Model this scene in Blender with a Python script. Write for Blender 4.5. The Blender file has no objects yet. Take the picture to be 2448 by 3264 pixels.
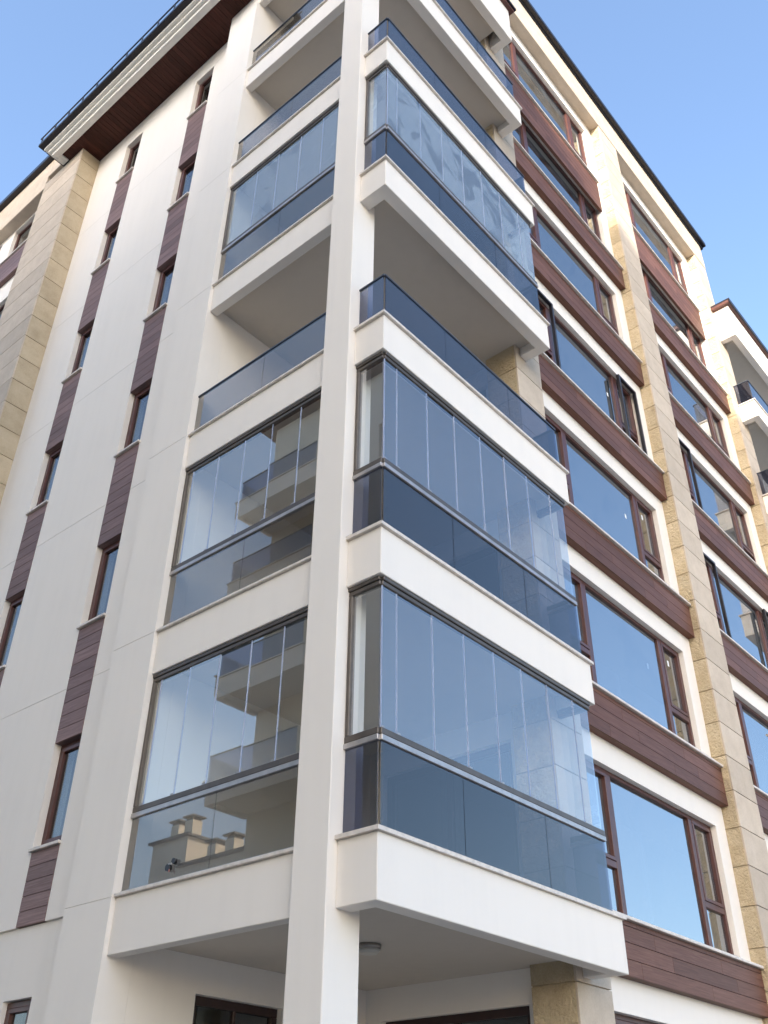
import bpy, bmesh, math, random
from mathutils import Vector, Matrix
random.seed(7)
R = math.radians
S = bpy.context.scene
COL = S.collection

# ------------------------------------------------------------------ camera
# axes: X runs along the right-hand facade (away), Y along the left-hand facade (away), Z up
cam_d = bpy.data.cameras.new('camera'); cam = bpy.data.objects.new('camera', cam_d); COL.objects.link(cam)
yaw, pitch, roll, fpx = R(40.895), R(35.233), R(0.565), 3087.2
fw = Vector((math.cos(pitch)*math.cos(yaw), math.cos(pitch)*math.sin(yaw), math.sin(pitch)))
rt = Vector((math.sin(yaw), -math.cos(yaw), 0)); up = rt.cross(fw)
r2 = rt*math.cos(roll)+up*math.sin(roll); u2 = -rt*math.sin(roll)+up*math.cos(roll)
m = Matrix((r2, u2, -fw)).transposed().to_4x4(); m.translation = Vector((0, 0, 1.6))
cam.matrix_world = m
cam_d.sensor_fit = 'HORIZONTAL'; cam_d.sensor_width = 36; cam_d.lens = 36*fpx/2448
cam_d.clip_start = 0.05; cam_d.clip_end = 3000
S.camera = cam

# ------------------------------------------------------------------ sky, sun, exposure
SUN_EL, SUN_AZ = R(20.0), R(207.0)          # azimuth measured from +X towards +Y
w = bpy.data.worlds.new('World'); S.world = w; w.use_nodes = True
nt = w.node_tree; nt.nodes.clear()
sky = nt.nodes.new('ShaderNodeTexSky'); sky.sky_type = 'NISHITA'; sky.sun_disc = False
sky.sun_elevation = SUN_EL; sky.sun_rotation = math.pi/2-SUN_AZ
sky.altitude = 200; sky.air_density = 1.0; sky.dust_density = 3.3; sky.ozone_density = 2.0
bg = nt.nodes.new('ShaderNodeBackground'); bg.inputs[1].default_value = 0.15
ow = nt.nodes.new('ShaderNodeOutputWorld')
nt.links.new(sky.outputs[0], bg.inputs[0]); nt.links.new(bg.outputs[0], ow.inputs[0])
sd = bpy.data.lights.new('sun', 'SUN'); sd.energy = 2.4; sd.angle = R(0.5); sd.color = (1, .93, .82)
so = bpy.data.objects.new('sun', sd); COL.objects.link(so)
sdir = Vector((math.cos(SUN_EL)*math.cos(SUN_AZ), math.cos(SUN_EL)*math.sin(SUN_AZ), math.sin(SUN_EL)))
so.rotation_euler = sdir.to_track_quat('Z', 'Y').to_euler(); so.location = sdir*60
vs = S.view_settings
vs.view_transform = 'Standard'; vs.look = 'None'; vs.gamma = 1; vs.use_curve_mapping = False
vs.exposure = 1.9
S.cycles.transparent_max_bounces = 24; S.cycles.max_bounces = 10; S.cycles.glossy_bounces = 6
S.cycles.use_denoising = True

# ------------------------------------------------------------------ materials
def newmat(n):
    a = bpy.data.materials.new(n); a.use_nodes = True; t = a.node_tree
    return a, t, t.nodes['Principled BSDF']
def nd(t, typ, **k):
    n = t.nodes.new(typ)
    for a, b in k.items():
        if a.startswith('i_'):
            n.inputs[a[2:].replace('_', ' ')].default_value = b
        else: setattr(n, a, b)
    return n
def objco(t, scale=(1, 1, 1), rnd=True):
    tc = nd(t, 'ShaderNodeTexCoord'); mp = nd(t, 'ShaderNodeMapping'); mp.inputs['Scale'].default_value = scale
    if rnd:
        oi = nd(t, 'ShaderNodeObjectInfo'); mul = nd(t, 'ShaderNodeMath', operation='MULTIPLY'); mul.inputs[1].default_value = 37
        t.links.new(oi.outputs['Random'], mul.inputs[0])
        add = nd(t, 'ShaderNodeVectorMath', operation='ADD')
        t.links.new(tc.outputs['Object'], add.inputs[0]); t.links.new(mul.outputs[0], add.inputs[1])
        t.links.new(add.outputs[0], mp.inputs[0])
    else: t.links.new(tc.outputs['Object'], mp.inputs[0])
    return mp.outputs[0]
def ramp(t, src, cols, pos=None):
    r = nd(t, 'ShaderNodeValToRGB'); e = r.color_ramp.elements
    while len(e) < len(cols): e.new(.5)
    for i, c in enumerate(cols):
        e[i].position = (pos[i] if pos else i/(len(cols)-1)); e[i].color = (*c, 1)
    t.links.new(src, r.inputs[0]); return r.outputs[0]
def bump(t, b, src, strength, dist):
    bn = nd(t, 'ShaderNodeBump'); bn.inputs['Strength'].default_value = strength; bn.inputs['Distance'].default_value = dist
    t.links.new(src, bn.inputs['Height']); t.links.new(bn.outputs[0], b.inputs['Normal'])

def plaster(n, base, var=.05, grain=.35):
    a, t, b = newmat(n)
    co = objco(t, rnd=False)
    big = nd(t, 'ShaderNodeTexNoise', i_Scale=.9, i_Detail=6, i_Roughness=.6); t.links.new(co, big.inputs[0])
    sx = nd(t, 'ShaderNodeMapping'); sx.inputs['Scale'].default_value = (5, 5, .35); t.links.new(co, sx.inputs[0])
    st = nd(t, 'ShaderNodeTexNoise', i_Scale=1.2, i_Detail=5); t.links.new(sx.outputs[0], st.inputs[0])
    mx = nd(t, 'ShaderNodeMath', operation='ADD'); t.links.new(big.outputs[0], mx.inputs[0]); t.links.new(st.outputs[0], mx.inputs[1])
    hf = nd(t, 'ShaderNodeMath', operation='MULTIPLY'); hf.inputs[1].default_value = .5; t.links.new(mx.outputs[0], hf.inputs[0])
    dk = tuple(c*(1-var*1.6) for c in base); lt = tuple(min(1, c*(1+var*.5)) for c in base)
    t.links.new(ramp(t, hf.outputs[0], [dk, base, lt], [.3, .5, .7]), b.inputs['Base Color'])
    g = nd(t, 'ShaderNodeTexNoise', i_Scale=190, i_Detail=3); t.links.new(co, g.inputs[0])
    bump(t, b, g.outputs[0], grain, .004)
    b.inputs['Roughness'].default_value = .9; b.inputs['Specular IOR Level'].default_value = .2
    return a
M = {}
M['plaster'] = plaster('cream_plaster', (.81, .765, .708), .02)
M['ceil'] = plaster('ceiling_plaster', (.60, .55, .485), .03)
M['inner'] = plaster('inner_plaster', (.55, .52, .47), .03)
def stone(n, lo, mid, hi, rough):
    a, t, b = newmat(n)
    co = objco(t)
    n1 = nd(t, 'ShaderNodeTexNoise', i_Scale=3.0, i_Detail=8, i_Roughness=.65); t.links.new(co, n1.inputs[0])
    n2 = nd(t, 'ShaderNodeTexNoise', i_Scale=55, i_Detail=4, i_Roughness=.7); t.links.new(co, n2.inputs[0])
    mx = nd(t, 'ShaderNodeMix', data_type='FLOAT'); mx.inputs[0].default_value = .4
    t.links.new(n1.outputs[0], mx.inputs[2]); t.links.new(n2.outputs[0], mx.inputs[3])
    c = ramp(t, mx.outputs[0], [lo, mid, hi], [.32, .5, .68])
    oi = nd(t, 'ShaderNodeObjectInfo'); hs = nd(t, 'ShaderNodeHueSaturation')
    mr = nd(t, 'ShaderNodeMapRange'); mr.inputs['To Min'].default_value = .9; mr.inputs['To Max'].default_value = 1.08
    t.links.new(oi.outputs['Random'], mr.inputs[0]); t.links.new(mr.outputs[0], hs.inputs['Value'])
    t.links.new(c, hs.inputs['Color']); t.links.new(hs.outputs[0], b.inputs['Base Color'])
    if rough:
        v = nd(t, 'ShaderNodeTexNoise', i_Scale=16, i_Detail=6, i_Roughness=.62, i_Distortion=.6); t.links.new(co, v.inputs[0])
        bump(t, b, v.outputs[0], 1.0, .05)
    else:
        bump(t, b, n2.outputs[0], .35, .006)
    b.inputs['Roughness'].default_value = .85; b.inputs['Specular IOR Level'].default_value = .25
    return a
M['stone'] = stone('beige_limestone', (.45, .375, .295), (.53, .445, .355), (.60, .515, .42), False)
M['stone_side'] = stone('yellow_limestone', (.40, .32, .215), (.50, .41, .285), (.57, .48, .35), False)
M['stone_rough'] = stone('split_face_limestone', (.42, .325, .20), (.54, .435, .285), (.64, .535, .375), True)
def wood(n, cols, sc, rough, bumpd=.002):
    a, t, b = newmat(n)
    co = objco(t, sc)
    n1 = nd(t, 'ShaderNodeTexNoise', i_Scale=1.0, i_Detail=7, i_Roughness=.62, i_Distortion=.8); t.links.new(co, n1.inputs[0])
    c = ramp(t, n1.outputs[0], cols, [.3, .5, .72])
    oi = nd(t, 'ShaderNodeObjectInfo'); hs = nd(t, 'ShaderNodeHueSaturation')
    mr = nd(t, 'ShaderNodeMapRange'); mr.inputs['To Min'].default_value = .8; mr.inputs['To Max'].default_value = 1.2
    t.links.new(oi.outputs['Random'], mr.inputs[0]); t.links.new(mr.outputs[0], hs.inputs['Value'])
    t.links.new(c, hs.inputs['Color']); t.links.new(hs.outputs[0], b.inputs['Base Color'])
    bump(t, b, n1.outputs[0], .25, bumpd)
    b.inputs['Roughness'].default_value = rough; b.inputs['Specular IOR Level'].default_value = .15
    return a
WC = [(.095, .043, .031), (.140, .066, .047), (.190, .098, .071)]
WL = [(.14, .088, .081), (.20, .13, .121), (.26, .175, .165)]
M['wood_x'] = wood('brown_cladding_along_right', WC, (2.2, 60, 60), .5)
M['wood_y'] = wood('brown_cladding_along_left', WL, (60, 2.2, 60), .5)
M['soffit'] = wood('dark_red_soffit_boards', [(.035, .012, .009), (.062, .021, .015), (.095, .036, .026)], (3, 45, 45), .45)
def simple(n, col, rough=.5, metal=0, spec=.5, var=.12, sc=8):
    a, t, b = newmat(n)
    co = objco(t)
    n1 = nd(t, 'ShaderNodeTexNoise', i_Scale=sc, i_Detail=5); t.links.new(co, n1.inputs[0])
    t.links.new(ramp(t, n1.outputs[0], [tuple(c*(1-var) for c in col), tuple(min(1, c*(1+var)) for c in col)], [.35, .65]), b.inputs['Base Color'])
    b.inputs['Roughness'].default_value = rough; b.inputs['Metallic'].default_value = metal; b.inputs['Specular IOR Level'].default_value = spec
    return a
M['frame'] = simple('brown_window_frame', (.085, .030, .023), .4)
M['door_frame'] = simple('dark_brown_door_frame', (.030, .013, .012), .4)
M['sash_dark'] = simple('black_sash', (.012, .010, .014), .4)
M['alu'] = simple('dark_aluminium', (.105, .090, .078), .42, .35)
M['alu_light'] = simple('pale_aluminium', (.42, .40, .39), .35, .6)
M['cap'] = simple('blue_grey_handrail', (.055, .065, .085), .35, .3)
M['marble'] = simple('pale_marble', (.66, .60, .54), .5, var=.1, sc=14)
M['gutter'] = simple('black_gutter', (.014, .013, .018), .35, .2)
M['trim'] = simple('brown_roof_trim', (.10, .035, .025), .45)
M['white'] = simple('white_moulding', (.78, .75, .69), .7, var=.03)
M['lampglass'] = simple('frosted_lamp_glass', (.55, .53, .48), .35, var=.03)
M['lampring'] = simple('brushed_lamp_ring', (.30, .28, .26), .35, .7)
M['black'] = simple('black_rubber', (.012, .012, .014), .4)
M['red'] = simple('faded_red_plastic', (.30, .13, .12), .5)
M['tile'] = simple('dark_roof_tiles', (.05, .045, .05), .7, var=.25)
M['seal'] = simple('clear_seal_strip', (.36, .42, .58), .25, var=.05)
M['paper'] = simple('paper_sticker', (.80, .82, .82), .6, var=.03)
def glass(n, tint, ior, dirt=0.0, haze=(.5, .6, .7), gl=(1, 1, 1), wav=.0):
    a = bpy.data.materials.new(n); a.use_nodes = True; t = a.node_tree; t.nodes.clear()
    out = nd(t, 'ShaderNodeOutputMaterial')
    tr = nd(t, 'ShaderNodeBsdfTransparent'); tr.inputs[0].default_value = (*tint, 1)
    g = nd(t, 'ShaderNodeBsdfGlossy'); g.inputs['Roughness'].default_value = .0; g.inputs[0].default_value = (*gl, 1)
    fr = nd(t, 'ShaderNodeFresnel'); fr.inputs[0].default_value = ior
    if wav:
        co = objco(t); nz = nd(t, 'ShaderNodeTexNoise', i_Scale=.9, i_Detail=1); t.links.new(co, nz.inputs[0])
        bn = nd(t, 'ShaderNodeBump'); bn.inputs['Strength'].default_value = 1; bn.inputs['Distance'].default_value = wav
        t.links.new(nz.outputs[0], bn.inputs['Height']); t.links.new(bn.outputs[0], g.inputs['Normal'])
    ge = nd(t, 'ShaderNodeNewGeometry'); inv = nd(t, 'ShaderNodeMath', operation='SUBTRACT'); inv.inputs[0].default_value = 1
    t.links.new(ge.outputs['Backfacing'], inv.inputs[1]); fm = nd(t, 'ShaderNodeMath', operation='MULTIPLY')
    t.links.new(fr.outputs[0], fm.inputs[0]); t.links.new(inv.outputs[0], fm.inputs[1])   # the inner face of a pane only transmits
    mx = nd(t, 'ShaderNodeMixShader'); t.links.new(fm.outputs[0], mx.inputs[0]); t.links.new(tr.outputs[0], mx.inputs[1]); t.links.new(g.outputs[0], mx.inputs[2])
    last = mx.outputs[0]
    if dirt:
        co = objco(t)
        n1 = nd(t, 'ShaderNodeTexNoise', i_Scale=1.6, i_Detail=5, i_Roughness=.6, i_Distortion=1.2); t.links.new(co, n1.inputs[0])
        f = ramp(t, n1.outputs[0], [(dirt*.25,)*3, (dirt,)*3], [.40, .47])
        df = nd(t, 'ShaderNodeBsdfDiffuse'); df.inputs[0].default_value = (*haze, 1)
        m2 = nd(t, 'ShaderNodeMixShader'); t.links.new(f, m2.inputs[0]); t.links.new(last, m2.inputs[1]); t.links.new(df.outputs[0], m2.inputs[2])
        last = m2.outputs[0]
    t.links.new(last, out.inputs[0]); return a
M['g_clear'] = glass('clear_balcony_glass', (.945, .965, .975), 3.1)
M['g_dusty'] = glass('dusty_balcony_glass', (.90, .94, .96), 2.8, .20)
M['g_smoke'] = glass('smoked_balcony_glass', (.42, .44, .53), 1.85)
M['g_clear_left'] = glass('clear_glass_tinted_reflection', (.945, .96, .955), 3.1, gl=(1, .965, .90))  # same clear glass, its reflection tinted warm to stand in for hazy sky
M['g_dusty_left'] = glass('dusty_glass_tinted_reflection', (.90, .93, .94), 2.9, .14, gl=(1, .975, .92))  # dust is real; the warm gloss colour paints in a paler mirrored sky
M['g_smoke_left'] = glass('smoked_glass_tinted_reflection', (.60, .59, .58), 2.1, gl=(1, .95, .88))  # smoked glass with the pale low-sky reflection painted in by gloss colour
M['g_win'] = glass('coated_window_glass', (.42, .47, .52), 5.0, .035, gl=(.95, .98, 1.0))
M['g_side'] = glass('window_glass_left', (.62, .66, .67), 2.0)

# ------------------------------------------------------------------ mesh helpers
WLOC = {}
def wl(o): return WLOC.get(o.name, Vector((0, 0, 0)))
def finish(name, bm, mat, parent, kind=None):
    co = [v.co for v in bm.verts]
    lo = Vector((min(c[i] for c in co) for i in range(3))); hi = Vector((max(c[i] for c in co) for i in range(3)))
    c = Vector(((lo.x+hi.x)/2, (lo.y+hi.y)/2, lo.z))
    bmesh.ops.translate(bm, verts=bm.verts, vec=-c)
    me = bpy.data.meshes.new(name); bm.to_mesh(me); bm.free()
    me.materials.append(M[mat])
    return link(name, me, c, parent, kind)
def link(name, me, c, parent, kind=None):
    o = bpy.data.objects.new(name, me); COL.objects.link(o); WLOC[o.name] = Vector(c)
    if parent: o.parent = parent; o.location = Vector(c)-wl(parent)
    else: o.location = c
    if kind: o['kind'] = kind
    return o
def addbox(bm, b):
    x0, x1, y0, y1, z0, z1 = b
    vs_ = [bm.verts.new((x, y, z)) for z in (z0, z1) for y in (y0, y1) for x in (x0, x1)]
    for f in ((0, 2, 3, 1), (4, 5, 7, 6), (0, 1, 5, 4), (1, 3, 7, 5), (3, 2, 6, 7), (2, 0, 4, 6)):
        bm.faces.new([vs_[i] for i in f])
def boxes(name, bl, mat, parent, bev=0, kind=None):
    bm = bmesh.new()
    for b in bl: addbox(bm, b)
    if bev: bmesh.ops.bevel(bm, geom=list(bm.edges), offset=bev, segments=1, affect='EDGES', clamp_overlap=True)
    return finish(name, bm, mat, parent, kind)
CACHE = {}
TILT = {'pane': .22, 'sliding_pane': .18, 'glass_panel': .1}
def piece(name, b, mat, parent, bev=.003):
    """one box-shaped piece; pieces of the same size share their mesh"""
    d = tuple(round(b[2*i+1]-b[2*i], 3) for i in range(3)); key = (name, d, mat, bev)
    c = Vector(((b[0]+b[1])/2, (b[2]+b[3])/2, b[4]))
    if key in CACHE: o = link(name, CACHE[key], c, parent)
    else: o = boxes(name, [b], mat, parent, bev); CACHE[key] = o.data
    if name in TILT:
        a = TILT[name]; o.rotation_euler = (R(random.uniform(-a, a)) if d[1] < .02 else 0, R(random.uniform(-a, a)) if d[0] < .02 else 0, R(random.uniform(-a, a)))
    return o
def thing(name, label, cat, loc, group=None):
    o = bpy.data.objects.new(name, None); COL.objects.link(o); o.location = loc; WLOC[o.name] = Vector(loc)
    o.empty_display_size = .3; o['label'] = label; o['category'] = cat
    if group: o['group'] = group
    return o
def prism(name, poly, axis, a0, a1, mat, parent, kind=None):
    """polygon of (p,q) extruded along axis; axis 'y': (x,z) polygon, axis 'x': (y,z), axis 'z': (x,y)"""
    bm = bmesh.new()
    def P(p, q, a): return {'y': (p, a, q), 'x': (a, p, q), 'z': (p, q, a)}[axis]
    A = [bm.verts.new(P(p, q, a0)) for p, q in poly]; B = [bm.verts.new(P(p, q, a1)) for p, q in poly]
    n = len(poly)
    bm.faces.new(A); bm.faces.new(B[::-1])
    for i in range(n): bm.faces.new((A[i], B[i], B[(i+1) % n], A[(i+1) % n]))
    bmesh.ops.recalc_face_normals(bm, faces=bm.faces)
    return finish(name, bm, mat, parent, kind)
def wallx(name, x0, x1, y0, y1, z0, z1, holes, mat, parent):
    """wall facing -Y, spanning x and z, with rectangular holes (x0,x1,z0,z1)"""
    xs = sorted({x0, x1, *[h[0] for h in holes], *[h[1] for h in holes]}); xs = [v for v in xs if x0 <= v <= x1]
    zs = sorted({z0, z1, *[h[2] for h in holes], *[h[3] for h in holes]}); zs = [v for v in zs if z0 <= v <= z1]
    bm = bmesh.new(); VC = {}
    def V(*p):
        if p not in VC: VC[p] = bm.verts.new(p)
        return VC[p]
    def solid(i, j):
        if i < 0 or j < 0 or i >= len(xs)-1 or j >= len(zs)-1: return False
        cx, cz = (xs[i]+xs[i+1])/2, (zs[j]+zs[j+1])/2
        return not any(h[0] < cx < h[1] and h[2] < cz < h[3] for h in holes)
    for i in range(len(xs)-1):
        for j in range(len(zs)-1):
            if not solid(i, j): continue
            a, b, c, d = xs[i], xs[i+1], zs[j], zs[j+1]
            bm.faces.new((V(a, y0, c), V(b, y0, c), V(b, y0, d), V(a, y0, d)))
            bm.faces.new((V(a, y1, c), V(a, y1, d), V(b, y1, d), V(b, y1, c)))
            if not solid(i-1, j): bm.faces.new((V(a, y0, c), V(a, y0, d), V(a, y1, d), V(a, y1, c)))
            if not solid(i+1, j): bm.faces.new((V(b, y0, c), V(b, y1, c), V(b, y1, d), V(b, y0, d)))
            if not solid(i, j-1): bm.faces.new((V(a, y0, c), V(a, y1, c), V(b, y1, c), V(b, y0, c)))
            if not solid(i, j+1): bm.faces.new((V(a, y0, d), V(b, y0, d), V(b, y1, d), V(a, y1, d)))
    bmesh.ops.recalc_face_normals(bm, faces=bm.faces)
    return finish(name, bm, mat, parent)
def wally(name, x0, x1, y0, y1, z0, z1, holes, mat, parent):
    """wall facing -X with holes (y0,y1,z0,z1)"""
    o = wallx(name, y0, y1, x0, x1, z0, z1, holes, mat, None)
    me = o.data
    for v in me.vertices: v.co.x, v.co.y = v.co.y, v.co.x
    me.flip_normals()
    c = Vector((o.location.y, o.location.x, o.location.z))
    WLOC[o.name] = c; o.parent = parent; o.location = c-wl(parent)
    return o
def cyl(name, c, r, h, mat, parent, seg=28, axis='z', r1=None):
    bm = bmesh.new()
    bmesh.ops.create_cone(bm, cap_ends=True, segments=seg, radius1=r, radius2=(r if r1 is None else r1), depth=h)
    if axis == 'x': bmesh.ops.rotate(bm, verts=bm.verts, cent=(0, 0, 0), matrix=Matrix.Rotation(math.pi/2, 3, 'Y'))
    if axis == 'y': bmesh.ops.rotate(bm, verts=bm.verts, cent=(0, 0, 0), matrix=Matrix.Rotation(math.pi/2, 3, 'X'))
    for f in bm.faces: f.smooth = len(f.verts) == 4
    bmesh.ops.translate(bm, verts=bm.verts, vec=c)
    return finish(name, bm, mat, parent)

# ------------------------------------------------------------------ ground
M['ground'] = simple('pale_paving_ground', (.26, .245, .225), .9, var=.2, sc=3)
M['asphalt'] = simple('asphalt', (.055, .055, .058), .9, var=.25, sc=20)
g = boxes('ground', [(-400, 400, -400, 400, -.6, -.3)], 'ground', None); g['kind'] = 'structure'
g = boxes('road', [(-3.2, 3.2, -120, 120, -.296, -.28)], 'asphalt', None); g['kind'] = 'structure'
g = boxes('pavement', [(3.35, 30, -14, 60, -.296, -.15)], 'ground', None, .01); g['kind'] = 'structure'
g = boxes('kerb', [(3.205, 3.345, -120, 120, -.296, -.14)], 'marble', None, .01); g['kind'] = 'structure'

# ------------------------------------------------------------------ the building
B = thing('apartment_building', 'cream seven storey apartment building with glazed corner balconies, brown cladding and beige stone piers', 'building', (6, 5.6, -.3))
ZB = -.28
# corner column
boxes('column', [(5.863, 6.278, 5.653, 6.069, ZB, 22.0)], 'plaster', B, .008)

# ---- stone piers
def pier(x0, x1, y0, y1, z0, z1, zj, step, front, side_mat, front_mat, name='stone_pier'):
    """front: which face is the pale one ('y' faces -Y with its side on -X, 'x' faces -X with its side on -Y)"""
    core = boxes(name, [(x0+.026, x1-.026, y0+.026, y1, z0, z1)], 'stone_side', B)
    zz = zj
    while zz > z0+step: zz -= step
    lv = [z0]+[zz+i*step for i in range(int((z1-zz)/step)+1) if z0+.05 < zz+i*step < z1-.05]+[z1]
    g = .006
    for a, b in zip(lv[:-1], lv[1:]):
        if front == 'y':
            piece('stone_block', (x0, x1, y0, y0+.03, a+g, b-g), front_mat, core, .004)
            piece('stone_block', (x0, x0+.03, y0+.0305, y1, a+g, b-g), side_mat, core, .004)
            piece('stone_block', (x1-.03, x1, y0+.0305, y1, a+g, b-g), side_mat, core, .004)
        else:
            piece('stone_block', (x0, x0+.03, y0, y1, a+g, b-g), front_mat, core, .004)
            piece('stone_block', (x0+.0305, x1, y0, y0+.03, a+g, b-g), side_mat, core, .004)
    return core
ST = .582
pier(9.66, 10.38, 5.655, 6.22, ZB, 24.94, 6.93, ST, 'y', 'stone_rough', 'stone')
pier(15.1, 16.03, 5.655, 6.2, ZB, 24.94, 6.93, ST, 'y', 'stone_rough', 'stone')
pier(20.75, 21.5, 5.655, 6.6, ZB, 24.94, 6.93, ST, 'y', 'stone_rough', 'stone')
pier(5.716, 6.25, 14.483, 16.05, ZB, 21.82, 16.77, ST, 'x', 'stone_side', 'stone')
# cornice over the right facade
cor = boxes('cornice', [(9.62, 21.52, 5.645, 6.6, 24.95, 26.0)], 'stone', B, .01)
boxes('roof_gutter', [(9.5, 21.7, 5.50, 5.70, 26.06, 26.22), (9.5, 21.7, 5.60, 6.7, 26.002, 26.058)], 'gutter', B, .02)
prism('roof', [(5.62, 26.06), (14, 28.2), (14, 26.06)], 'x', 9.6, 21.6, 'tile', B)

# ---- right facade: walls, cladding, windows
KS = range(-1, 7)
def win_z(k):
    if k == 6: return 22.34, 24.56
    return 4.36+3*k, 6.32+3*k
def bay(x0, x1, pal):
    a, b = x0+.36, x1-.36
    wallx('wall', x0, x1, 5.915, 6.16, ZB, 24.94, [(a, b, *win_z(k)) for k in KS], 'plaster', B)
    boxes('inner_wall', [(x0-.4, x1+.4, 7.6, 7.7, ZB, 24.9)], 'inner', B)
    for k in KS:
        z0, z1 = win_z(k)
        # brown cladding band with its sill
        if k >= 0:
            if k == 6: c0, c1, p0, p1, f = x0+.30, x1-.34, 21.18, z0-.02, 5.85
            else: c0, c1, p0, p1, f = x0+.003, x1-.003, 3.69+3*k, z0-.045, 5.79
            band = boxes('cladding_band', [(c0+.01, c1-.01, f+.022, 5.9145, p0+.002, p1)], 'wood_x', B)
            zz, row = p0, 0
            hgt = .187
            while zz < p1-.02:
                zt = min(zz+hgt, p1)
                rnd = random.Random(row*13+k*5+int(x0)); x = c0
                cut = [c0]+sorted({round(c0+(c1-c0)*q, 2) for q in ([.22, .62] if row % 3 == 0 else [.40, .80] if row % 3 == 1 else [.31, .71])})+[c1]
                for p, q in zip(cut[:-1], cut[1:]):
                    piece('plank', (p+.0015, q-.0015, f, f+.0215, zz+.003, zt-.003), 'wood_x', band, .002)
                zz = zt; row += 1
            s = 5.74 if k < 6 else 5.80
            e = (x0-.0, x1-.004) if k < 6 else (c0-.02, c1+.02)
            piece('window_sill', (e[0]+.004, e[1], s, 6.02, z0-.043, z0-.003), 'marble', band, .005)
        # window
        m0, m1 = x0+1.20, x1-1.10      # mullion centres
        tr = z0+.70
        yf0, yf1 = 6.0, 6.075
        fb = [(a, b, yf0, yf1, z0, z0+.06), (a, b, yf0, yf1, z1-.06, z1), (a, a+.06, yf0, yf1, z0+.06, z1-.06), (b-.06, b, yf0, yf1, z0+.06, z1-.06)]
        for mm in (m0, m1): fb.append((mm-.055, mm+.055, yf0-.002, yf1, z0+.06, z1-.06))
        fb.append((a+.06, m0-.055, yf0+.001, yf1, tr-.045, tr+.045)); fb.append((m1+.055, b-.06, yf0+.001, yf1, tr-.045, tr+.045))
        wn = boxes('window', fb, 'frame', B, .006)
        def pane(p, q, r, s): piece('pane', (p-.01, q+.01, 6.04, 6.05, r-.01, s+.01), 'g_win', wn, 0)
        pane(m0+.055, m1-.055, z0+.06, z1-.06)
        for p, q in ((a+.06, m0-.055), (m1+.055, b-.06)):
            pane(p+.0, q-.0, z0+.06, tr-.045)
            pane(p+.05, q-.05, tr+.095, z1-.11)
            boxes('sash', [(p+.004, q-.004, 5.99, 6.06, tr+.047, tr+.097), (p+.004, q-.004, 5.99, 6.06, z1-.112, z1-.062),
                   (p+.004, p+.054, 5.99, 6.06, tr+.097, z1-.112), (q-.054, q-.004, 5.99, 6.06, tr+.097, z1-.112)], 'frame', wn, .004)
        for p, q, on in ((a, m0-.02, (pal, k) in ((0, 3), (1, 2), (1, 3))), (m1+.02, b, (pal, k) in ((0, 3), (1, 2)))):
            if not on: continue
            t_ = .05
            boxes('insect_screen', [(p, q, 5.87, 5.935, z0+.01, z0+.01+t_), (p, q, 5.87, 5.935, z1-.02-t_, z1-.02),
                  (p, p+t_, 5.87, 5.935, z0+.06, z1-.07), (q-t_, q, 5.87, 5.935, z0+.06, z1-.07)], 'sash_dark', wn, .004)
        if pal == 0 and k in (1, 2, 3):
            piece('paper_tag', (m1-.62+.1*k, m1-.57+.1*k, 6.036, 6.0395, z1-.75, z1-.66), 'paper', wn, 0)
            piece('paper_tag', (m1+.30, m1+.35, 6.036, 6.0395, z1-.40, z1-.30), 'paper', wn, 0)
for k in range(-1, 8):
    boxes('inner_floor', [(9.8, 21.3, 6.17, 7.59, 3.72+3*k, 3.90+3*k)], 'inner', B)
bay(10.38, 15.1, 0)
bay(16.03, 20.75, 1)

# ---- corner balconies
def coping(bal, b): piece('coping', b, 'marble', bal, .006)
def rail_set(bal, runs, k, glazed, mat_low='g_smoke', mat_up='g_clear'):
    """runs: list of dicts: axis, fixed coordinate, low joints, up joints"""
    z = 3*k
    for r in runs:
        ax, f = r['ax'], r['f']
        def bx(p, q, d0, d1, z0, z1): return (p, q, f+d0, f+d1, z0+z, z1+z) if ax == 'x' else (f+d0, f+d1, p, q, z0+z, z1+z)
        L = r['low']
        for p, q in zip(L[:-1], L[1:]):
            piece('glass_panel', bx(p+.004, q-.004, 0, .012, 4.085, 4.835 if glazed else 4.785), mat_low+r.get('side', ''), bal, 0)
        piece('base_channel', bx(L[0], L[-1], -.012, .024, 4.066, 4.096), 'alu_light' if r.get('pale', True) else 'alu', bal, .003)
        if not glazed:
            piece('handrail', bx(L[0]-.012, L[-1]+.012, -.012, .024, 4.78, 4.808), 'cap', bal, .004); continue
        piece('lower_rail', bx(L[0]-.01, L[-1]+.01, -.022, .036, 4.832, 4.884), 'alu_light', bal, .004)
        piece('sliding_track', bx(L[0]-.008, L[-1]+.008, -.014, .05, 4.888, 4.952), 'alu', bal, .006)
        piece('top_track', bx(L[0]-.008, L[-1]+.008, -.026, .06, 6.445, 6.488), 'alu', bal, .006)
        piece('top_track', bx(L[0]-.008, L[-1]+.008, -.012, .05, 6.395, 6.443), 'alu', bal, .006)
        U = r['up']
        for p, q in zip(U[:-1], U[1:]):
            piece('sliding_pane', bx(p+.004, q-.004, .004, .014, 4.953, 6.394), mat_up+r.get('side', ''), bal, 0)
        for p in U[1:-1] if not r.get('edges') else U[:-1]:
            piece('seal_strip', bx(p-.0026, p+.0026, -.002, .016, 4.953, 6.394), 'seal', bal, 0)
            piece('pane_clip', bx(p+.006, p+.05, -.004, .018, 4.955, 4.972), 'alu_light', bal, 0)
        for p in r.get('jambs', []):
            piece('jamb', bx(p-.022, p+.022, -.016, .05, 4.953, 6.394), 'alu', bal, .005)
GLZ = {0: 'g_clear', 1: 'g_clear', 3: 'g_dusty'}
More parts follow.
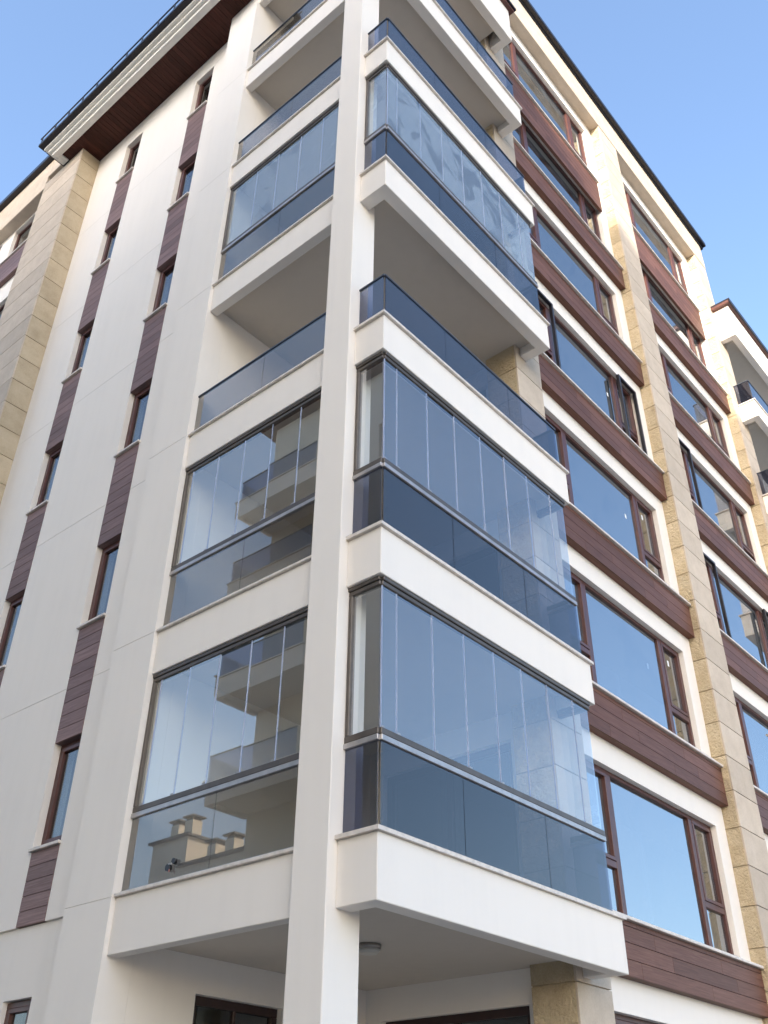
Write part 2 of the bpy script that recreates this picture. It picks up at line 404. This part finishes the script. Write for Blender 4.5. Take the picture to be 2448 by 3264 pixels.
def parapet(name, zb, zt, x1=9.96):
    poly = [(5.972, 5.206), (x1, 5.206), (x1, 5.6545), (x1-.17, 5.6545), (x1-.17, 5.38), (6.155, 5.38), (6.155, 5.652), (5.972, 5.652)]
    bm = bmesh.new()
    A = [bm.verts.new((p, q, zb)) for p, q in poly]; Bv = [bm.verts.new((p, q, zt)) for p, q in poly]; n = len(poly)
    bm.faces.new(A[::-1]); bm.faces.new(Bv)
    for i in range(n): bm.faces.new((A[i], A[(i+1) % n], Bv[(i+1) % n], Bv[i]))
    addbox(bm, (5.98, 6.12, 6.07, 8.699, zb, zt))
    bmesh.ops.recalc_face_normals(bm, faces=bm.faces)
    bmesh.ops.bevel(bm, geom=list(bm.edges), offset=.006, segments=1, affect='EDGES', clamp_overlap=True)
    return finish(name, bm, 'plaster', B)
def corner_balcony(k):
    z = 3*k
    zb, zt = 3.49+z, 4.028+z
    bal = parapet('balcony', zb, zt)
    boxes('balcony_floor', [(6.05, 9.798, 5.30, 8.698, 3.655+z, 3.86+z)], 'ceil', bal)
    prism('coping', [(5.936, 5.17), (9.994, 5.17), (9.769, 5.40), (6.181, 5.40)], 'z', zt+.001, 4.065+z, 'marble', bal)
    prism('coping', [(5.935, 5.171), (6.18, 5.401), (6.18, 5.652), (5.935, 5.652)], 'z', zt+.001, 4.065+z, 'marble', bal)
    prism('coping', [(9.995, 5.171), (9.77, 5.401), (9.77, 5.6545), (9.995, 5.6545)], 'z', zt+.001, 4.065+z, 'marble', bal)
    coping(bal, (5.945, 6.15, 6.07, 8.699, zt+.001, 4.065+z))
    runs = [dict(ax='x', f=5.245, low=[6.045, 7.23, 8.645, 9.85], up=[6.045, 6.26, 6.81, 7.34, 7.875, 8.40, 8.92, 9.475, 9.83], edges=True),
            dict(ax='y', f=6.025, low=[5.26, 5.648], up=[5.262, 5.645], jambs=[5.625], pale=False),
            dict(ax='y', f=9.83, low=[5.26, 5.65], up=[5.262, 5.648], pale=False),
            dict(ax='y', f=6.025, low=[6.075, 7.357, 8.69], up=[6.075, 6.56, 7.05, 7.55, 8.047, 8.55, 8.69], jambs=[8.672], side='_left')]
    if k == 3: runs[3]['up'] = [6.075, 6.55, 7.04, 7.545, 8.047, 8.69]
    rail_set(bal, runs, k, k in GLZ, 'g_smoke', GLZ.get(k, 'g_clear'))
    return bal
for k in range(0, 6): corner_balcony(k)
# top of the balcony tower: deep roof beam with dark trim
rb = parapet('roof_beam', 21.56, 22.78, 10.0)
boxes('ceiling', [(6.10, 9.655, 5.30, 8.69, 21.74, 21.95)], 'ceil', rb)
boxes('roof_trim', [(5.90, 10.10, 5.12, 8.69, 22.782, 22.858)], 'trim', rb, .006); boxes('roof_flashing', [(5.86, 10.14, 5.08, 8.69, 22.86, 22.93)], 'gutter', rb, .006)
# walls around the balcony recess
wallx('balcony_wall', 6.301, 9.9, 8.70, 8.95, ZB, 22.0, [(7.14, 8.40, .95, 3.30)], 'plaster', B)
wally('balcony_wall', 9.80, 10.1, 6.225, 8.699, ZB, 22.0, [(6.35, 8.45, .95+3*k, 3.30+3*k) for k in range(0, 7)], 'plaster', B)
for k in range(0, 7):
    z0, z1 = .95+3*k, 3.30+3*k
    if k == 0:
        d = boxes('balcony_door', [(7.14, 8.40, 8.78, 8.85, z1-.09, z1), (7.14, 7.23, 8.78, 8.85, z0, z1-.09), (8.31, 8.40, 8.78, 8.85, z0, z1-.09), (7.75, 7.79, 8.781, 8.85, z0+.08, z1-.09), (7.23, 8.31, 8.78, 8.85, z0, z0+.08)], 'door_frame', B, .005)
        piece('pane', (7.22, 7.74, 8.81, 8.82, z0+.07, z1-.08), 'g_side', d, 0); piece('pane', (7.80, 8.32, 8.81, 8.82, z0+.07, z1-.08), 'g_side', d, 0)
    d = boxes('balcony_door', [(9.88, 9.95, 6.35, 8.45, z1-.09, z1), (9.88, 9.95, 6.35, 6.44, z0, z1-.09), (9.88, 9.95, 8.36, 8.45, z0, z1-.09), (9.879, 9.95, 7.36, 7.44, z0+.08, z1-.09), (9.88, 9.95, 6.44, 8.36, z0, z0+.08)], 'door_frame', B, .005)
    piece('pane', (9.91, 9.92, 6.43, 7.37, z0+.07, z1-.08), 'g_side', d, 0); piece('pane', (9.91, 9.92, 7.43, 8.37, z0+.07, z1-.08), 'g_side', d, 0)
boxes('inner_wall', [(6.6, 14, 10.4, 10.5, ZB, 21.6)], 'inner', B)
boxes('inner_wall', [(11.5, 11.6, 7.75, 10.39, ZB, 21.6)], 'inner', B)

# ---- left facade
def skin(x, x1, y0, y1, zlev, mat='plaster', nm='wall'):
    core = boxes(nm, [(x+.0125, x1, y0+.001, y1-.001, zlev[0], zlev[-1])], mat, B)
    for a, b in zip(zlev[:-1], zlev[1:]): piece('render_panel', (x, x+.0119, y0, y1, a+.002, b-.002), mat, core, .002)
SL = [4.063]+[7.03+3*k for k in range(0, 5)]+[21.85]
skin(5.93, 6.30, 8.70, 9.51, [ZB]+[4.03+3*k for k in range(0, 6)]+[22.0], nm='pilaster')
skin(6.20, 6.52, 9.512, 10.295, SL); skin(6.20, 6.52, 10.88, 12.725, SL); skin(6.20, 6.52, 13.305, 14.482, SL)
wally('wall', 6.235, 6.52, 9.512, 14.49, ZB, 4.06, [(10.31, 10.87, 1.7, 3.31), (12.73, 13.30, 1.7, 3.31)], 'plaster', B)
def narrow_window(y0, y1, z0, z1):
    x0, x1 = 6.295, 6.365
    fr = boxes('window', [(x0, x1, y0, y1, z0, z0+.06), (x0, x1, y0, y1, z1-.06, z1), (x0, x1, y0, y0+.06, z0+.06, z1-.06), (x0, x1, y1-.06, y1, z0+.06, z1-.06)], 'frame', B, .005)
    boxes('sash', [(x0-.015, x1-.01, y0+.062, y1-.062, z0+.062, z0+.11), (x0-.015, x1-.01, y0+.062, y1-.062, z1-.11, z1-.062), (x0-.015, x1-.01, y0+.062, y0+.11, z0+.11, z1-.11), (x0-.015, x1-.01, y1-.11, y1-.062, z0+.11, z1-.11)], 'frame', fr, .004)
    piece('pane', (x0+.02, x0+.03, y0+.1, y1-.1, z0+.1, z1-.1), 'g_side', fr, 0)
    return fr
for y0, y1 in ((10.30, 10.875), (12.73, 13.30)):
    narrow_window(y0+.01, y1-.005, 1.71, 3.30)
    for k in range(0, 6):
        zs = 4.95+3*k
        hd = 6.27+3*k if k < 5 else 21.30
        wn = narrow_window(y0, y1, zs, hd)
        piece('window_sill', (6.155, 6.31, y0-.03, y1+.02, zs-.04, zs-.002), 'marble', wn, .005)
        p0 = 4.066 if k == 0 else 3.27+3*k
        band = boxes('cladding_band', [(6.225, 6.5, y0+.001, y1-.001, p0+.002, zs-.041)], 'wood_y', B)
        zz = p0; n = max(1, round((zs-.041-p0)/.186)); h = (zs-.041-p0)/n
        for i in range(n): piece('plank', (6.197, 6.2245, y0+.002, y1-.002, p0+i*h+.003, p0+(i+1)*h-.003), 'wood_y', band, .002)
    # closing strip above the topmost window
    boxes('wall', [(6.202, 6.5, y0, y1, 21.302, 21.85)], 'plaster', B)
boxes('inner_wall', [(7.4, 7.5, 8.96, 10.39, ZB, 21.6), (7.4, 7.5, 10.51, 16, ZB, 21.6)], 'inner', B)
# eaves above the left facade
ev = boxes('eaves', [(5.36, 5.50, 8.6, 15.27, 21.83, 22.10), (5.5005, 5.69, 15.05, 15.27, 21.83, 22.10)], 'white', B, .006)
for i, (o_, z0, z1) in enumerate(((.075, 21.945, 22.035), (.155, 22.04, 22.12))):
    boxes('moulding', [(5.36-o_, 5.359, 8.6, 15.271+o_, z0, z1), (5.3595, 5.70, 15.2711, 15.271+o_, z0, z1)], 'white', ev, .006)
y = 8.6
while y < 15.04:
    piece('soffit_board', (5.502, 6.199 if y > 9.51 else 5.928, y+.002, min(y+.118, 15.045), 21.855, 21.872), 'soffit', ev, .003); y += .12
boxes('roof_gutter', [(5.08, 5.30, 8.5, 15.52, 22.125, 22.225), (5.075, 5.105, 8.5, 15.52, 22.40, 22.45)], 'gutter', ev, .02)
yy = 8.8
while yy < 15.5:
    piece('gutter_bracket', (5.08, 5.10, yy, yy+.03, 22.226, 22.399), 'gutter', ev, .002); yy += .55
prism('roof', [(5.3, 22.11), (9.6, 23.9), (9.6, 22.11)], 'y', 8.7, 15.5, 'tile', B)
# lower left wing beyond the stone pier
LW = B
wally('wall', 5.98, 6.28, 16.055, 22, ZB, 22.0, [(16.1, 17.69, 20.2-3*k, 21.58-3*k) for k in range(0, 5)]+[(18.29, 19.9, 20.2-3*k, 21.58-3*k) for k in range(0, 5)], 'plaster', B)
boxes('cornice', [(5.72, 6.6, 16.052, 22, 21.68, 22.80), (5.72, 6.6, 14.6, 16.0515, 22.12, 22.80)], 'stone', B, .01)
boxes('roof_gutter', [(5.60, 5.82, 14.6, 22.1, 22.83, 23.0), (5.72, 6.6, 14.6, 22.1, 22.802, 22.829)], 'gutter', B, .02)
boxes('inner_wall', [(7.2, 7.3, 16.06, 22, ZB, 21.6)], 'inner', B)
for k in range(0, 5):
    z0 = 20.2-3*k
    band = boxes('cladding_band', [(5.90, 5.979, 16.055, 20.2, z0-.90, z0-.045)], 'wood_y', B)
    for i in range(5): piece('plank', (5.875, 5.8995, 16.055, 20.2, z0-.90+.171*i+.002, z0-.90+.171*(i+1)-.002), 'wood_y', band, .002)
    piece('window_sill', (5.84, 6.05, 16.055, 20.2, z0-.044, z0-.004), 'marble', band, .005)
    for a in (16.1, 18.29):
        b = a+1.6 if a > 17 else 17.69
        fr = boxes('window', [(6.06, 6.13, a, b, z0, z0+.07), (6.06, 6.13, a, b, z0+1.31, z0+1.38), (6.06, 6.13, a, a+.07, z0+.07, z0+1.31), (6.06, 6.13, b-.07, b, z0+.07, z0+1.31)], 'frame', B, .005)
        piece('pane', (6.09, 6.10, a+.05, b-.05, z0+.05, z0+1.33), 'g_side', fr, 0)

# ---- far balcony tower at the other end of the right facade
for k in range(2, 6):
    z = 3*k; zb, zt = 3.49+z, 4.028+z
    bal = boxes('balcony', [(21.05, 26, 5.206, 5.38, zb, zt), (21.05, 21.22, 5.3805, 5.6545, zb, zt)], 'plaster', B, .006)
    boxes('balcony_floor', [(21.10, 21.49, 5.30, 5.65, 3.655+z, 3.86+z), (21.503, 26, 5.30, 8.5, 3.655+z, 3.86+z)], 'ceil', bal)
    coping(bal, (21.01, 26, 5.17, 5.41, zt+.001, 4.065+z)); coping(bal, (21.01, 21.25, 5.4105, 5.654, zt+.001, 4.065+z))
    rail_set(bal, [dict(ax='x', f=5.245, low=[21.12, 22.4, 23.7, 25.0, 26]), dict(ax='y', f=21.10, low=[5.26, 5.65], pale=False)], k, False)
rb = boxes('roof_beam', [(21.05, 26, 5.206, 5.38, 21.5, 22.66), (21.05, 21.22, 5.3805, 5.6545, 21.5, 22.66)], 'plaster', B, .006)
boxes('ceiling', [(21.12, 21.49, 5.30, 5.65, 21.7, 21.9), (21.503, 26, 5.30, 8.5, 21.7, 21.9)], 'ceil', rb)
boxes('roof_trim', [(20.94, 26.2, 5.13, 8.6, 22.662, 22.76)], 'trim', rb, .006); boxes('roof_flashing', [(20.95, 26.2, 5.09, 8.6, 22.762, 22.83), (20.95, 26.2, 5.09, 5.125, 22.67, 22.7615)], 'gutter', rb, .006)
wallx('balcony_wall', 21.4, 26, 8.5, 8.7, ZB, 25, [(22.5, 24.5, .95+3*k, 3.30+3*k) for k in range(2, 7)], 'plaster', B)
boxes('inner_wall', [(21.4, 26, 9.3, 9.4, ZB, 22)], 'inner', B)
boxes('wall', [(21.12, 21.48, 6.605, 8.49, ZB, 24.9)], 'plaster', B)

# ------------------------------------------------------------------ lamp and small object
t = thing('ceiling_light', 'round ceiling light with metal ring under the lowest balcony', 'ceiling light', (7.80, 6.90, 3.55))
cyl('base_ring', (7.80, 6.90, 3.63), .125, .048, 'lampring', t, 36)
cyl('glass_dome', (7.80, 6.90, 3.586), .085, .038, 'lampglass', t, 36, r1=.118)

sc_ = thing('suction_clip', 'small dark clip with two round discs at the foot of the lowest left pane', 'clip', (6.01, 7.95, 4.10))
cyl('disc', (6.005, 7.94, 4.20), .034, .03, 'black', sc_, 24, 'x'); cyl('disc', (6.005, 7.86, 4.25), .028, .03, 'black', sc_, 24, 'x')
boxes('bar', [(5.985, 6.0, 7.87, 7.93, 4.222, 4.234)], 'alu_light', sc_, .003)
boxes('tag', [(5.985, 5.997, 7.90, 7.912, 4.15, 4.18)], 'red', sc_, .003)

# ------------------------------------------------------------------ buildings across the street (seen in the glazing) and an added shade tower
N = thing('neighbouring_apartment_block', 'tall cream apartment block across the street, mirrored in the left balcony glazing', 'building', (-10, 15, -.3))
NV0 = 2.5
def nz(k): return (1.3+3*k, 2.9+3*k)
hl = [(v, v+1.5, *nz(k)) for k in range(7) for v in (3.4, 6.6, 10.0, 13.4)]
M['nplaster'] = plaster('tan_plaster', (.74, .66, .55))
o = wally('wall', -5.3, -5.0, NV0, 19.5, -.28, 23.0, hl, 'nplaster', N)
boxes('wall', [(-14, -6.31, NV0, 19.49, -.28, 22.9), (-6.305, -5.305, 19.2, 19.49, -.28, 22.9), (-6.305, -5.305, NV0+.01, NV0+.3, -.28, 22.9)], 'nplaster', N)
boxes('roof', [(-14.6, -4.6, NV0-.5, 20.1, 23.05, 23.4)], 'trim', N, .02)
for h in hl:
    fr = boxes('window', [(-5.2, -5.12, h[0], h[1], h[2], h[2]+.07), (-5.2, -5.12, h[0], h[1], h[3]-.07, h[3]), (-5.2, -5.12, h[0], h[0]+.07, h[2]+.07, h[3]-.07), (-5.2, -5.12, h[1]-.07, h[1], h[2]+.07, h[3]-.07), (-5.2, -5.12, h[0]+.72, h[0]+.79, h[2]+.07, h[3]-.07)], 'frame', N)
    piece('pane', (-5.17, -5.16, h[0]+.05, h[1]-.05, h[2]+.05, h[3]-.05), 'g_side', fr, 0)
for k in range(0, 6):
    zb = 3.7+3*k
    bal = boxes('balcony', [(-3.75, -3.6, 16.2, 19.6, zb, zb+.58), (-4.998, -3.751, 19.45, 19.6, zb, zb+.58), (-4.998, -3.751, 16.2, 16.35, zb, zb+.58), (-4.998, -3.751, 16.351, 19.449, zb+.1, zb+.3)], 'plaster', N, .006)
    piece('coping', (-3.78, -3.56, 16.16, 19.64, zb+.581, zb+.62), 'marble', bal, .005)
    piece('glass_panel', (-3.68, -3.668, 16.3, 19.55, zb+.625, zb+1.35), 'g_smoke', bal, 0)
    piece('glass_panel', (-4.99, -3.70, 19.52, 19.532, zb+.585, zb+1.35), 'g_smoke', bal, 0)
    piece('handrail', (-3.70, -3.65, 16.3, 19.56, zb+1.352, zb+1.38), 'cap', bal, .004)
T = thing('added_shade_tower', 'unseen plain tower block, added to shade the building', 'building', (-50, -22, -.3))  # out of view, added only to keep the low sun off the facades
th = [(v, v+1.6, 1.3+3*k, 2.9+3*k) for k in range(14) for v in (-36, -33, -30, -27, -24, -21, -18, -15, -12, -9)]
wally('wall', -45.3, -45.0, -38, -7, -.28, 45.0, th, 'nplaster', T)
boxes('wall', [(-58, -45.8, -38, -7, -.28, 44.9)], 'nplaster', T)
boxes('roof', [(-58.4, -44.6, -38.4, -6.6, 45.02, 45.4)], 'trim', T, .02)
for h in th: piece('window', (-45.2, -45.12, h[0], h[1], h[2], h[3]), 'g_side', T, 0)
H = thing('chimney_house', 'lower beige house with capped chimneys mirrored in the lowest left pane', 'house', (-22, 39, -.3))
boxes('wall', [(-24, -18, 38.6, 41.3, -.28, 15.9), (-23, -17.5, 33, 38.59, -.28, 14.2)], 'nplaster', H)
boxes('roof', [(-24.2, -17.8, 38.4, 41.5, 15.902, 16.02), (-23.2, -17.3, 32.8, 38.39, 14.202, 14.34)], 'tile', H)
for (x, yv, zb) in ((-18.6, 40.1, 16.02), (-18.5, 38.9, 16.02), (-18.2, 36.6, 14.34), (-18.1, 35.2, 14.34)):
    c = boxes('chimney', [(x-.3, x+.3, yv-.3, yv+.3, zb, zb+.75)], 'nplaster', H)
    boxes('chimney_cap', [(x-.42, x+.42, yv-.42, yv+.42, zb+.9, zb+.98), (x-.25, x+.25, yv-.25, yv+.25, zb+.752, zb+.899)], 'tile', c)
